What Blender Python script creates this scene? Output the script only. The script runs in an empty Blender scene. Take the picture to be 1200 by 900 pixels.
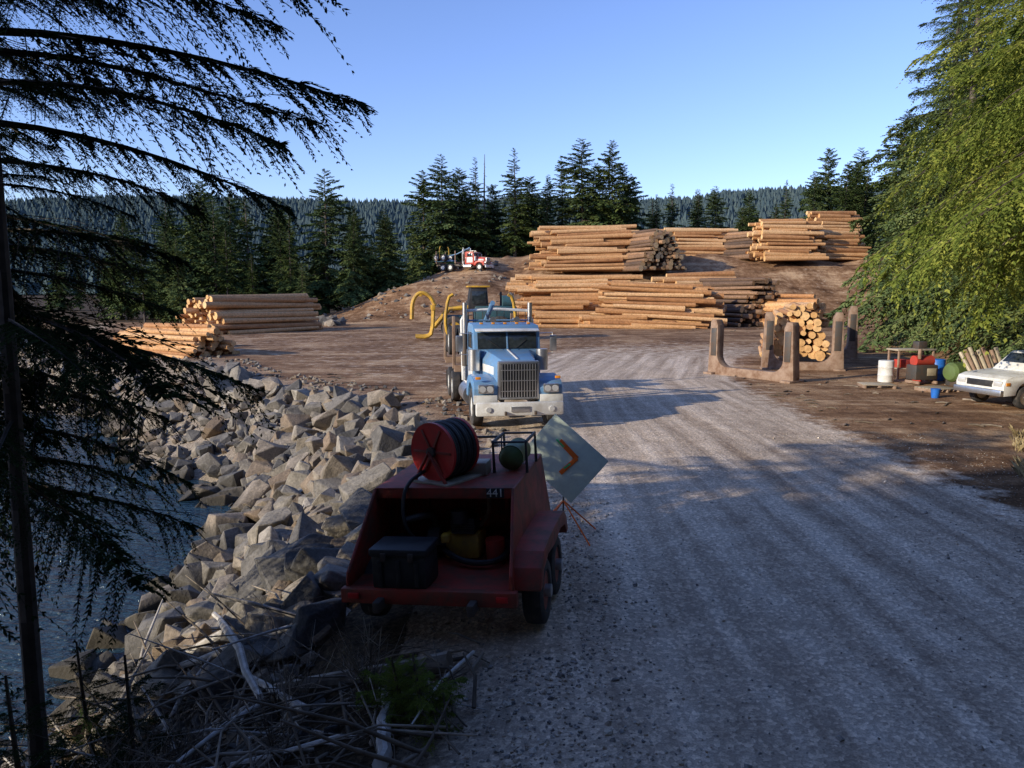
import bpy, bmesh, math, random
import numpy as np
from mathutils import Vector, Matrix, Euler
R=math.radians
scene=bpy.context.scene
col=scene.collection
rs=np.random.RandomState(7)

# ------------------------------------------------------------ numpy helpers
def sst(x):
    x=np.clip(x,0,1); return x*x*(3-2*x)
def hsh(ix,iy,s):
    n=np.sin(ix*127.1+iy*311.7+s*17.3)*43758.5453
    return n-np.floor(n)
def vn(x,y,s=0):
    ix=np.floor(x);iy=np.floor(y);fx=x-ix;fy=y-iy
    fx=fx*fx*(3-2*fx);fy=fy*fy*(3-2*fy)
    a=hsh(ix,iy,s);b=hsh(ix+1,iy,s);c=hsh(ix,iy+1,s);d=hsh(ix+1,iy+1,s)
    return (a*(1-fx)+b*fx)*(1-fy)+(c*(1-fx)+d*fx)*fy
def fbm(x,y,s=0,o=4):
    r=0;a=.5
    for i in range(o):
        r=r+a*vn(x,y,s+i*3.1);x=x*2.03+5.2;y=y*2.03+1.7;a*=.5
    return r
def pdist(x,y,poly):
    best=np.full(x.shape,1e9);sg=np.ones(x.shape);al=np.zeros(x.shape);acc=0
    for (ax,ay),(bx,by) in zip(poly[:-1],poly[1:]):
        dx=bx-ax;dy=by-ay;L=math.hypot(dx,dy)
        t=np.clip(((x-ax)*dx+(y-ay)*dy)/(L*L),0,1)
        px=ax+t*dx;py=ay+t*dy
        d=np.hypot(x-px,y-py)
        cr=dy*(x-ax)-dx*(y-ay)
        m=d<best
        best=np.where(m,d,best);sg=np.where(m,np.sign(cr),sg);al=np.where(m,acc+t*L,al)
        acc+=L
    return best,sg,al
def inpoly(x,y,poly):
    c=np.zeros(x.shape,bool);n=len(poly)
    for i in range(n):
        ax,ay=poly[i];bx,by=poly[(i+1)%n]
        if ay==by: continue
        m=((ay>y)!=(by>y))&(x<(bx-ax)*(y-ay)/(by-ay)+ax)
        c^=m
    return c
CREST=[(-1500,-8),(-60,-6),(-14,0),(-7,3),(-3.0,4.6),(-1.3,5.8),(-1.95,8),(-1.9,11),(-2.2,16),(-2.9,20),(-5,25),(-9.5,29),(-13,33),(-17,40),(-25,43),(-32,50),(-38,60),(-43,75),(-50,90),(-62,106),(-95,150),(-200,230),(-1500,400)]
LAND=CREST+[(-1500,1600),(1600,1600),(1600,-1600),(-1500,-1600)]
RB=[(8,-60),(9,-10),(9.5,5),(10.3,14),(13.5,19),(19,24),(22,32),(24,42),(31,60),(42,85),(52,112),(62,140),(100,300)]
ROAD=[(3.0,-30),(3.4,0),(3.8,8),(4.0,15),(3.9,22),(4.2,32),(8,45),(18,60),(30,78),(43,95),(47,112),(52,135)]
def shore_d(x,y):
    d,_,_=pdist(x,y,CREST); return np.where(inpoly(x,y,LAND),d,-d)
def Hf(x,y):
    x=np.asarray(x,float);y=np.asarray(y,float)
    d=shore_d(x,y)
    z=.05*(fbm(x*.5,y*.5,1)-.5)*2
    z=z-.2*sst(1-d/1.6)
    nd=-d
    z=z-np.where(nd>0,np.where(nd<4.6,2.5*(nd/4.6),2.5+np.minimum((nd-4.6)*.4,4)),0)
    z=z+np.where(nd>0,.25*(fbm(x*1.1,y*1.1,4)-.5),0)
    z=z+2.0*sst((4.0-y)/4.5)*sst(d/2.5)
    zb=9.5*sst((y-90)/28)*sst((x+32)/30)
    zb=zb+2.6*np.exp(-((x+12)/11)**2-((y-101)/6.5)**2)
    z=z+zb+zb*.28*(fbm(x*.22,y*.22,9)-.5)
    br,sr,_=pdist(x,y,RB)
    rb=np.where(sr>0,br,0)
    z=z+np.minimum(rb*.4,4.0)*(.6+.8*fbm(x*.3,y*.3,5))
    z=z+128*sst((y-520)/640)*(.82+.34*fbm(x/330+3.4,y/500,6))
    z=z+np.where(y>200,np.minimum((y-200)*.02,3),0)
    return z
def H1(x,y): return float(Hf(np.array([x]),np.array([y]))[0])

# ------------------------------------------------------------ material helpers
def newmat(name):
    m=bpy.data.materials.new(name);m.use_nodes=True
    nt=m.node_tree;b=nt.nodes["Principled BSDF"]
    return m,nt,b
def ramp(nt,fac,stops):
    n=nt.nodes.new('ShaderNodeValToRGB');e=n.color_ramp.elements
    while len(e)<len(stops): e.new(.5)
    for i,(p,c) in enumerate(stops):
        e[i].position=p;e[i].color=(*c,1) if len(c)==3 else c
    nt.links.new(fac,n.inputs[0]);return n.outputs[0]
def noise(nt,vec,scale,detail=4,rough=.6):
    n=nt.nodes.new('ShaderNodeTexNoise');n.inputs['Scale'].default_value=scale
    n.inputs['Detail'].default_value=detail;n.inputs['Roughness'].default_value=rough
    if vec is not None: nt.links.new(vec,n.inputs['Vector'])
    return n.outputs[0]
def mth(nt,op,a,b=None,c=None,clamp=False):
    n=nt.nodes.new('ShaderNodeMath');n.operation=op;n.use_clamp=clamp
    for i,v in enumerate((a,b,c)):
        if v is None: continue
        if isinstance(v,(int,float)): n.inputs[i].default_value=v
        else: nt.links.new(v,n.inputs[i])
    return n.outputs[0]
def mix(nt,fac,a,b,mode='MIX'):
    n=nt.nodes.new('ShaderNodeMix');n.data_type='RGBA';n.blend_type=mode
    for s,v in ((n.inputs[0],fac),(n.inputs[6],a),(n.inputs[7],b)):
        if isinstance(v,(int,float)): s.default_value=v
        elif isinstance(v,tuple): s.default_value=(*v,1)
        else: nt.links.new(v,s)
    return n.outputs[2]
def bump(nt,h,b,strength=.5,dist=.05,prev=None):
    n=nt.nodes.new('ShaderNodeBump');n.inputs['Strength'].default_value=strength;n.inputs['Distance'].default_value=dist
    nt.links.new(h,n.inputs['Height'])
    if prev is not None: nt.links.new(prev,n.inputs['Normal'])
    if b is not None: nt.links.new(n.outputs[0],b.inputs['Normal'])
    return n.outputs[0]
def tc(nt,o='Object'): return nt.nodes.new('ShaderNodeTexCoord').outputs[o]
def isl(nt): return nt.nodes.new('ShaderNodeNewGeometry').outputs['Random Per Island']

def paint(name,c,c2=None,rough=.45,metal=0,scale=3,amt=.6,bmp=.1,lo=.42):
    m,nt,b=newmat(name)
    if c2 is None: c2=tuple(v*.45+.02 for v in c)
    v=tc(nt);n1=noise(nt,v,scale,6,.7);n2=noise(nt,v,scale*9,3)
    f=mth(nt,'MULTIPLY',ramp(nt,n1,[(lo,(0,0,0)),(lo+.24,(1,1,1))]),amt)
    cc=mix(nt,f,c,c2)
    nt.links.new(cc,b.inputs['Base Color'])
    nt.links.new(mth(nt,'MULTIPLY_ADD',n1,.5,rough-.2,True),b.inputs['Roughness'])
    b.inputs['Metallic'].default_value=metal
    if bmp: bump(nt,n2,b,bmp,.01)
    return m
def foliage(name,c1,c2,c3,trans=0):
    m,nt,b=newmat(name)
    g=isl(nt);n=noise(nt,tc(nt),.55,2)
    oi=nt.nodes.new('ShaderNodeObjectInfo').outputs['Random']
    f=mth(nt,'ADD',mth(nt,'MULTIPLY',g,.5),mth(nt,'MULTIPLY_ADD',n,1.4,-.6))
    f=mth(nt,'ADD',f,mth(nt,'MULTIPLY',oi,.28),None,True)
    c=ramp(nt,f,[(0,c1),(.5,c2),(1,c3)])
    nt.nodes.remove(b)
    d=nt.nodes.new('ShaderNodeBsdfDiffuse');nt.links.new(c,d.inputs[0]);out=nt.nodes['Material Output'].inputs[0]
    if trans:
        t=nt.nodes.new('ShaderNodeBsdfTranslucent');mx=nt.nodes.new('ShaderNodeMixShader')
        nt.links.new(c,t.inputs[0]);mx.inputs[0].default_value=trans
        nt.links.new(d.outputs[0],mx.inputs[1]);nt.links.new(t.outputs[0],mx.inputs[2]);nt.links.new(mx.outputs[0],out)
    else: nt.links.new(d.outputs[0],out)
    return m

def mat_ground():
    m,nt,b=newmat('ground_gravel_dirt')
    v=tc(nt)
    def at(n):
        a=nt.nodes.new('ShaderNodeAttribute');a.attribute_name=n;return a.outputs['Fac']
    road,rd,ra,shore,forest=at('road'),at('rd'),at('ra'),at('shore'),at('forest')
    n1=noise(nt,v,.25,5,.65);n2=noise(nt,v,1.7,5,.7);n3=noise(nt,v,14,3,.7);n4=noise(nt,v,60,2,.6)
    cmb=nt.nodes.new('ShaderNodeCombineXYZ')
    nt.links.new(mth(nt,'MULTIPLY',rd,1.5),cmb.inputs[0]);nt.links.new(mth(nt,'MULTIPLY',ra,.06),cmb.inputs[1])
    tr=noise(nt,cmb.outputs[0],1.3,4,.6)
    mp=nt.nodes.new('ShaderNodeMapping');mp.inputs['Rotation'].default_value=(0,0,R(-62));mp.inputs['Scale'].default_value=(.07,1.3,1)
    nt.links.new(v,mp.inputs[0]);t2=noise(nt,mp.outputs[0],.9,5,.65)
    dirt=ramp(nt,mth(nt,'ADD',mth(nt,'MULTIPLY',n1,.45),mth(nt,'ADD',mth(nt,'MULTIPLY',n2,.25),mth(nt,'MULTIPLY',t2,.3))),[(.38,(.075,.038,.02)),(.49,(.24,.135,.072)),(.60,(.52,.35,.205))])
    rdc=ramp(nt,mth(nt,'ADD',mth(nt,'MULTIPLY',n2,.35),mth(nt,'MULTIPLY',tr,.65)),[(.36,(.31,.23,.165)),(.5,(.55,.435,.325)),(.62,(.76,.625,.485))])
    f=mth(nt,'ADD',road,mth(nt,'MULTIPLY_ADD',n2,1.8,-.9))
    f=ramp(nt,f,[(.3,(0,0,0)),(.7,(1,1,1))])
    c=mix(nt,f,dirt,rdc)
    shc=ramp(nt,n3,[(.3,(.13,.105,.08)),(.6,(.38,.32,.25))])
    c=mix(nt,mth(nt,'ADD',shore,mth(nt,'MULTIPLY_ADD',n2,.8,-.4),None,True),c,shc)
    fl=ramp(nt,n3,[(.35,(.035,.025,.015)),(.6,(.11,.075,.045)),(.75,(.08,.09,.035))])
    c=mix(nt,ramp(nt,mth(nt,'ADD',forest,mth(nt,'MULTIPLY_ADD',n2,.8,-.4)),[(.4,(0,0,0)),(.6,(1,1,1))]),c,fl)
    vo=nt.nodes.new('ShaderNodeTexVoronoi');vo.inputs['Scale'].default_value=26;nt.links.new(v,vo.inputs['Vector'])
    g=mth(nt,'MULTIPLY_ADD',n4,1.3,.4)
    c=mix(nt,1.0,c,g,'MULTIPLY')
    st=ramp(nt,vo.outputs['Color'],[(.45,(.72,.72,.73)),(.92,(1.4,1.39,1.37))])
    c=mix(nt,.85,c,st,'MULTIPLY')
    nt.links.new(c,b.inputs['Base Color']);b.inputs['Roughness'].default_value=.95
    b.inputs['Specular IOR Level'].default_value=.1
    h=mth(nt,'ADD',mth(nt,'MULTIPLY',vo.outputs['Distance'],.010),mth(nt,'ADD',mth(nt,'MULTIPLY',n2,.06),mth(nt,'ADD',mth(nt,'MULTIPLY',tr,.05),mth(nt,'MULTIPLY',n3,.02))))
    bump(nt,h,b,.65,1.0)
    return m
def mat_rock(name,k=1.0):
    m,nt,b=newmat(name)
    v=tc(nt);g=isl(nt);n=noise(nt,v,3,6,.7);n2=noise(nt,v,18,4)
    S=lambda t:tuple(q*k for q in t)
    c=ramp(nt,g,[(0,S((.08,.08,.08))),(.35,S((.18,.17,.155))),(.62,S((.27,.245,.20))),(.8,S((.21,.155,.105))),(1,S((.36,.335,.29)))])
    c=mix(nt,.95,c,ramp(nt,n,[(.3,(.5,.48,.45)),(.65,(1.25,1.2,1.15))]),'MULTIPLY')
    c=mix(nt,.6,c,ramp(nt,n2,[(.35,(.55,.55,.55)),(.65,(1.25,1.25,1.25))]),'MULTIPLY')
    sx=nt.nodes.new('ShaderNodeSeparateXYZ');nt.links.new(v,sx.inputs[0])
    low=mth(nt,'SUBTRACT',1.0,mth(nt,'MULTIPLY_ADD',mth(nt,'ADD',sx.outputs[2],mth(nt,'MULTIPLY',n,.5)),2.2,4.7,True))
    c=mix(nt,low,c,(.045,.038,.026))
    nt.links.new(c,b.inputs['Base Color']);b.inputs['Roughness'].default_value=.85
    bump(nt,mth(nt,'ADD',n,mth(nt,'MULTIPLY',n2,.25)),b,.6,.09);return m
def mat_water():
    m,nt,b=newmat('sea_water')
    v=tc(nt);mp=nt.nodes.new('ShaderNodeMapping');mp.inputs['Scale'].default_value=(1,2.2,1);mp.inputs['Rotation'].default_value=(0,0,.5)
    nt.links.new(v,mp.inputs[0])
    n1=noise(nt,mp.outputs[0],3.2,4,.6);n2=noise(nt,mp.outputs[0],.7,3)
    b.inputs['Base Color'].default_value=(.02,.05,.075,1);b.inputs['Roughness'].default_value=.08
    b.inputs['IOR'].default_value=1.33
    p=bump(nt,n2,None,.8,.5);bump(nt,n1,b,.9,.16,p);return m
def mat_log(name,cs,k=.8):
    m,nt,b=newmat(name)
    g=isl(nt);v=tc(nt);n=noise(nt,v,.9,5,.7);n2=noise(nt,v,6,3)
    f=mth(nt,'ADD',mth(nt,'MULTIPLY',g,.65),mth(nt,'MULTIPLY',n,.45),None,True)
    c=ramp(nt,f,cs);c=mix(nt,k,c,ramp(nt,n2,[(.3,(.42,.38,.35)),(.62,(1.15,1.15,1.15))]),'MULTIPLY')
    nt.links.new(c,b.inputs['Base Color']);b.inputs['Roughness'].default_value=.8
    bump(nt,n2,b,.4,.03);return m
M={}
M['ground']=mat_ground();M['rock']=mat_rock('riprap_stone');M['gravel']=mat_rock('pale_gravel',1.9);M['water']=mat_water()
M['log']=mat_log('peeled_log_bark',[(.10,(.13,.06,.025)),(.28,(.40,.185,.07)),(.58,(.60,.33,.14)),(.95,(.74,.48,.25))],.65)
M['logend']=mat_log('cut_log_end',[(.1,(.46,.25,.09)),(.5,(.70,.42,.175)),(.95,(.80,.55,.28))],.5)
M['logdark']=mat_log('dark_log_bark',[(.12,(.05,.035,.028)),(.5,(.15,.09,.055)),(.95,(.38,.22,.12))])
M['bark']=mat_log('tree_bark',[(.1,(.04,.03,.022)),(.5,(.09,.07,.055)),(.95,(.15,.125,.10))])
M['fdark']=foliage('spruce_needles_dark',(.02,.036,.014),(.06,.088,.03),(.14,.165,.045))
M['fblue']=foliage('spruce_needles',(.032,.055,.024),(.085,.125,.05),(.18,.205,.07))
M['fyel']=foliage('cedar_foliage',(.045,.07,.018),(.18,.23,.045),(.42,.43,.09),.35)
M['fhem']=foliage('hemlock_needles',(.010,.018,.008),(.022,.038,.014),(.055,.08,.026))
M['fhill_haze']=foliage('haze_tinted_forest',(.045,.072,.09),(.06,.09,.10),(.085,.112,.105))  # bluish needle colour carries the distance haze; no real atmosphere
M['scrub']=foliage('bank_scrub',(.06,.055,.02),(.14,.12,.045),(.25,.22,.08))
M['drift']=mat_log('bleached_driftwood',[(.1,(.28,.25,.22)),(.5,(.48,.45,.41)),(.95,(.68,.65,.6))])
M['twig']=mat_log('dead_twigs',[(.1,(.06,.045,.03)),(.5,(.15,.115,.08)),(.95,(.40,.34,.27))])
M['grass']=mat_log('dry_grass_blades',[(.1,(.16,.12,.05)),(.5,(.3,.23,.11)),(.95,(.42,.34,.18))])
M['blue']=paint('truck_blue_paint',(.12,.27,.48),(.18,.22,.25),.4)
M['white']=paint('white_paint',(.76,.76,.73),(.4,.35,.28),.4)
M['red']=paint('worn_red_paint',(.40,.042,.022),(.13,.06,.035),.6,amt=.85,lo=.38)
M['bred']=paint('bright_red_paint',(.68,.022,.018),(.36,.03,.02),.4,amt=.6)
M['cabred']=paint('cab_red_paint',(.5,.05,.03),(.25,.06,.04),.4)
M['black']=paint('black_plastic',(.018,.018,.02),(.06,.055,.05),.5)
M['rubber']=paint('tyre_rubber',(.025,.025,.026),(.12,.10,.085),.85,amt=.8)
M['hose']=paint('black_hose',(.02,.02,.02),(.07,.06,.05),.5,scale=12)
M['chrome']=paint('chrome_steel',(.62,.62,.62),(.35,.32,.28),.3,.9)
M['steel']=paint('dark_steel',(.09,.085,.08),(.16,.09,.05),.6,.5)
M['rust']=paint('rusty_weathered_steel',(.33,.23,.165),(.17,.09,.05),.8,.0,scale=2.2,amt=.9,bmp=.4)
M['yellow']=paint('yellow_paint',(.62,.36,.03),(.30,.18,.06),.5,scale=2,amt=.8)
M['green']=paint('green_tank_paint',(.11,.17,.05),(.08,.09,.04),.5)
M['teal']=paint('teal_machine_paint',(.03,.10,.12),(.05,.05,.045),.5)
M['orange']=paint('orange_marking',(.95,.17,.015),(.8,.2,.03),.5,amt=.2,bmp=0)
M['lgreen']=paint('green_marking',(.05,.6,.2),(.1,.5,.2),.5,amt=.2,bmp=0)
M['sign']=paint('sign_white_green_tint',(.70,.80,.66),(.54,.60,.48),.4,amt=.5,scale=6,bmp=0)
M['bluep']=paint('blue_plastic',(.02,.16,.6),None,.4)
M['amber']=paint('amber_lens',(.8,.3,.03),None,.2,amt=.1,bmp=0)
M['beige']=paint('beige_paint',(.45,.38,.27),None,.5)
def mat_glass():
    m,nt,b=newmat('dark_window_glass');v=tc(nt)
    c=ramp(nt,noise(nt,v,4,3),[(.3,(.012,.016,.02)),(.7,(.04,.05,.055))]);nt.links.new(c,b.inputs['Base Color'])
    b.inputs['Roughness'].default_value=.08;return m
M['glass']=mat_glass()
M['lamp']=paint('headlamp_lens',(.7,.7,.68),(.5,.5,.48),.15,.3,amt=.3,bmp=0)

# ------------------------------------------------------------ mesh helpers
def addobj(name,me,parent=None,loc=(0,0,0),rot=(0,0,0)):
    o=bpy.data.objects.new(name,me);col.objects.link(o)
    o.location=loc;o.rotation_euler=rot
    if parent: o.parent=parent
    return o
def empty(name,loc,rot=(0,0,0),sc=1):
    e=bpy.data.objects.new(name,None);col.objects.link(e);e.location=loc;e.rotation_euler=rot;e.scale=(sc,)*3
    e.empty_display_size=.3;return e
def arr_mesh(name,V,F,mats,mi=None,smooth=False):
    me=bpy.data.meshes.new(name);V=np.asarray(V,np.float32);F=np.asarray(F,np.int32)
    k=F.shape[1]
    me.vertices.add(len(V));me.vertices.foreach_set('co',V.ravel())
    me.loops.add(F.size);me.loops.foreach_set('vertex_index',F.ravel())
    me.polygons.add(len(F));me.polygons.foreach_set('loop_start',np.arange(0,F.size,k,dtype=np.int32))
    try: me.polygons.foreach_set('loop_total',np.full(len(F),k,np.int32))
    except Exception: pass
    for m in mats: me.materials.append(m)
    if mi is not None: me.polygons.foreach_set('material_index',np.asarray(mi,np.int32))
    me.polygons.foreach_set('use_smooth',np.full(len(F),smooth))
    me.update(calc_edges=True);return me
def qmesh(name,Q,mats,mi=None):
    Q=np.asarray(Q);n=len(Q)
    return arr_mesh(name,Q.reshape(-1,3),np.arange(n*4).reshape(n,4),mats,mi)
def frombm(name,bm,mat,parent,loc=(0,0,0),rot=(0,0,0),smooth=False,auto=None):
    me=bpy.data.meshes.new(name);bmesh.ops.recalc_face_normals(bm,faces=bm.faces);bm.to_mesh(me);bm.free()
    me.materials.append(mat)
    if smooth:
        for p in me.polygons: p.use_smooth=True
        try: me.set_sharp_from_angle(angle=R(35))
        except Exception: pass
    return addobj(name,me,parent,loc,rot)
def box(name,p,s,l,mat,rot=(0,0,0),bev=.015):
    bm=bmesh.new();bmesh.ops.create_cube(bm,size=1)
    bmesh.ops.scale(bm,vec=s,verts=bm.verts)
    b=min(bev,min(s)*.3)
    if b>0: bmesh.ops.bevel(bm,geom=bm.edges[:],offset=b,segments=2,affect='EDGES',profile=.5)
    return frombm(name,bm,mat,p,l,rot,True)
def cyl(name,p,r,h,l,mat,axis='X',seg=24,r2=None,rot=None):
    bm=bmesh.new();bmesh.ops.create_cone(bm,cap_ends=True,segments=seg,radius1=r,radius2=r if r2 is None else r2,depth=h)
    if axis=='X': bmesh.ops.rotate(bm,matrix=Matrix.Rotation(R(90),3,'Y'),verts=bm.verts)
    if axis=='Y': bmesh.ops.rotate(bm,matrix=Matrix.Rotation(R(90),3,'X'),verts=bm.verts)
    return frombm(name,bm,mat,p,l,rot or (0,0,0),True)
def prism(name,p,pts,x0,x1,mat,bev=.012,loc=(0,0,0),rot=(0,0,0)):
    bm=bmesh.new()
    a=[bm.verts.new((x0,y,z)) for y,z in pts];b=[bm.verts.new((x1,y,z)) for y,z in pts]
    bm.faces.new(a);bm.faces.new(b[::-1]);n=len(pts)
    for i in range(n): bm.faces.new((a[i],b[i],b[(i+1)%n],a[(i+1)%n]))
    bmesh.ops.recalc_face_normals(bm,faces=bm.faces)
    if bev: bmesh.ops.bevel(bm,geom=bm.edges[:],offset=bev,segments=2,affect='EDGES',profile=.5,clamp_overlap=True)
    return frombm(name,bm,mat,p,loc,rot,True)
def loft(name,p,secs,mat,bev=.02,loc=(0,0,0),rot=(0,0,0)):
    bm=bmesh.new();S=[[bm.verts.new(v) for v in s] for s in secs];n=len(secs[0])
    bm.faces.new(S[0]);bm.faces.new(S[-1][::-1])
    for a,b in zip(S[:-1],S[1:]):
        for i in range(n): bm.faces.new((a[i],b[i],b[(i+1)%n],a[(i+1)%n]))
    bmesh.ops.recalc_face_normals(bm,faces=bm.faces)
    if bev: bmesh.ops.bevel(bm,geom=bm.edges[:],offset=bev,segments=2,affect='EDGES',profile=.5,clamp_overlap=True)
    return frombm(name,bm,mat,p,loc,rot,True)
def lathe(name,p,prof,mat,l,axis='X',seg=36,rot=(0,0,0)):
    bm=bmesh.new();rings=[]
    for x,r in prof:
        rr=[]
        for i in range(seg):
            a=2*math.pi*i/seg
            c=(x,r*math.cos(a),r*math.sin(a))
            if axis=='Y': c=(c[1],c[0],c[2])
            if axis=='Z': c=(c[1],c[2],c[0])
            rr.append(bm.verts.new(c))
        rings.append(rr)
    for a,b in zip(rings[:-1],rings[1:]):
        for i in range(seg): bm.faces.new((a[i],a[(i+1)%seg],b[(i+1)%seg],b[i]))
    bm.faces.new(rings[0]);bm.faces.new(rings[-1])
    return frombm(name,bm,mat,p,l,rot,True)
def tube_geo(pts,rad,seg=8):
    pts=np.asarray(pts,float);n=len(pts);rad=np.broadcast_to(rad,(n,)) 
    T=np.gradient(pts,axis=0);T/=np.linalg.norm(T,axis=1)[:,None]+1e-9
    up=np.array([0,0,1.]) if abs(T[0][2])<.9 else np.array([1.,0,0])
    V=[]
    for i in range(n):
        a=np.cross(T[i],up);a/=np.linalg.norm(a)+1e-9;b=np.cross(a,T[i]);up=b
        an=np.arange(seg)*2*math.pi/seg
        V.append(pts[i]+rad[i]*(np.cos(an)[:,None]*a+np.sin(an)[:,None]*b))
    V=np.concatenate(V);F=[]
    for i in range(n-1):
        for j in range(seg):
            F.append((i*seg+j,i*seg+(j+1)%seg,(i+1)*seg+(j+1)%seg,(i+1)*seg+j))
    return V,np.array(F)
def tube(name,p,pts,r,mat,seg=10,smoothn=0,loc=(0,0,0)):
    pts=np.array(pts,float)
    for _ in range(smoothn):
        q=[pts[0]]
        for a,b in zip(pts[:-1],pts[1:]): q+= [a*.75+b*.25,a*.25+b*.75]
        q.append(pts[-1]);pts=np.array(q)
    V,F=tube_geo(pts,r,seg);n=len(pts)
    bm=bmesh.new();vs=[bm.verts.new(v) for v in V]
    for f in F: bm.faces.new([vs[i] for i in f])
    bm.faces.new(vs[:seg]);bm.faces.new(vs[-seg:])
    return frombm(name,bm,mat,p,loc,(0,0,0),True)
def wheel(p,tag,l,r,w,rimmat,rimr=.55):
    tp=[(-w/2*.7,r*rimr),(-w/2,r*rimr*1.15),(-w/2,r*.88),(-w/2*.85,r*.97),(-w/2*.3,r),(w/2*.3,r),(w/2*.85,r*.97),(w/2,r*.88),(w/2,r*rimr*1.15),(w/2*.7,r*rimr)]
    lathe(tag+'_tyre',p,tp,M['rubber'],l)
    q=r*rimr*1.05
    lathe(tag+'_rim',p,[(-w*.4,q),(-w*.42,q*.9),(-w*.2,q*.8),(-w*.2,q*.35),(-w*.45,q*.3),(-w*.47,q*.1),(w*.47,q*.1),(w*.45,q*.3),(w*.2,q*.35),(w*.2,q*.8),(w*.42,q*.9),(w*.4,q)],rimmat,l)
    for k in range(6):
        a=k*math.pi/3
        for sd in(-1,1):
            cyl(tag+'_lug',p,r*.05,.03,(l[0]+sd*w*.24,l[1]+q*.55*math.cos(a),l[2]+q*.55*math.sin(a)),M['steel'],'X',6)

# ------------------------------------------------------------ ground
n=440
s=np.linspace(-1,1,n)
gx=7*np.sinh(s*6.0);gy=14+7*np.sinh(s*6.0)
gx,gy=np.meshgrid(gx,gy);X=gx.ravel();Y=gy.ravel()
Z=Hf(X,Y)
idx=np.arange(n*n).reshape(n,n)
F=np.stack([idx[:-1,:-1],idx[:-1,1:],idx[1:,1:],idx[1:,:-1]],-1).reshape(-1,4)
me=arr_mesh('ground',np.stack([X,Y,Z],1),F,[M['ground']],None,True)
d=shore_d(X,Y);rdst,rsg,ral=pdist(X,Y,ROAD);rb,rsn,_=pdist(X,Y,RB)
def attr(nm,v):
    a=me.attributes.new(nm,'FLOAT','POINT');a.data.foreach_set('value',np.asarray(v,np.float32))
hw=4.4+np.clip((Y-15)*.04,0,1.5)
road=(1-sst((rdst-hw+1.2)/2.8))*(1-.85*sst((Y-30)/34))
yard=.26*(1-sst((Y-60)/60))*sst((d-1)/5)*(1-sst((X-6)/6))*sst((Y-18)/10)
attr('road',np.clip(np.maximum(road,yard),0,1));attr('rd',rdst*rsg);attr('ra',ral)
attr('shore',1-sst((d+0)/2.2))
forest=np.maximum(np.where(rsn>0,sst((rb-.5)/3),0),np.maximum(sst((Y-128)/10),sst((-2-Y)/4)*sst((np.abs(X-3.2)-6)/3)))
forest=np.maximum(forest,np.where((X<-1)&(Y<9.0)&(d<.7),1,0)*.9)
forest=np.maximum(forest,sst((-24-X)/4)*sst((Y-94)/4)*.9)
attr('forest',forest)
addobj('ground',me)
wn=60;ws=np.linspace(-1,1,wn)
wx,wy=np.meshgrid(-750+750*ws,200+400*ws);wi=np.arange(wn*wn).reshape(wn,wn)
me=arr_mesh('sea_water',np.stack([wx.ravel(),wy.ravel(),np.full(wn*wn,-2.55)],1),np.stack([wi[:-1,:-1],wi[:-1,1:],wi[1:,1:],wi[1:,:-1]],-1).reshape(-1,4),[M['water']])
addobj('sea_water',me)

# ------------------------------------------------------------ rocks
def rockset(k,seed):
    out=[];rg=np.random.RandomState(seed)
    for i in range(k):
        bm=bmesh.new();npt=rg.randint(10,15)
        P=rg.uniform(-1,1,(npt,3));P/= (np.abs(P)**6).sum(1)[:,None]**(1/6)
        P*=np.array([1,rg.uniform(.62,.95),rg.uniform(.45,.85)])*rg.uniform(.82,1.02,(npt,1))
        for p in P: bm.verts.new(p)
        r=bmesh.ops.convex_hull(bm,input=bm.verts)
        bad=[g for g in r['geom_interior'] if isinstance(g,bmesh.types.BMVert)]
        if bad: bmesh.ops.delete(bm,geom=bad,context='VERTS')
        bmesh.ops.dissolve_limit(bm,angle_limit=R(16),verts=bm.verts[:],edges=bm.edges[:])
        bmesh.ops.bevel(bm,geom=bm.edges[:],offset=.03,segments=1,affect='EDGES')
        bmesh.ops.triangulate(bm,faces=bm.faces[:])
        bm.verts.ensure_lookup_table();bm.verts.index_update()
        out.append((np.array([v.co[:] for v in bm.verts]),np.array([[v.index for v in f.verts] for f in bm.faces])));bm.free()
    return out
RS=rockset(18,3)
def rotm(a,b,c):
    return np.array(Euler((a,b,c)).to_matrix())
def scatter_rocks(name,pos,size,mat,seed,tilt=.7):
    """pos rows: x, y, height above the ground"""
    rg=np.random.RandomState(seed);VV=[];FF=[];o=0
    P=np.array(pos,float);P[:,2]+=Hf(P[:,0],P[:,1])
    for p,sz in zip(P,size):
        V,Fc=RS[rg.randint(len(RS))]
        Rm=rotm(rg.uniform(-tilt,tilt),rg.uniform(-tilt,tilt),rg.uniform(0,6.28))
        VV.append((V*sz)@Rm.T+p);FF.append(Fc+o);o+=len(V)
    return addobj(name,arr_mesh(name,np.concatenate(VV),np.concatenate(FF),[mat]))
def along(poly,t):
    seg=[math.hypot(b[0]-a[0],b[1]-a[1]) for a,b in zip(poly[:-1],poly[1:])];T=sum(seg);u=t*T
    for L,a,b in zip(seg,poly[:-1],poly[1:]):
        if u<=L: 
            f=u/L;dx,dy=(b[0]-a[0])/L,(b[1]-a[1])/L
            return a[0]+f*(b[0]-a[0]),a[1]+f*(b[1]-a[1]),-dy,dx
        u-=L
    return b[0],b[1],-dy,dx
RP=CREST[6:17]
rg=np.random.RandomState(11);pos=[];sz=[]
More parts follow.
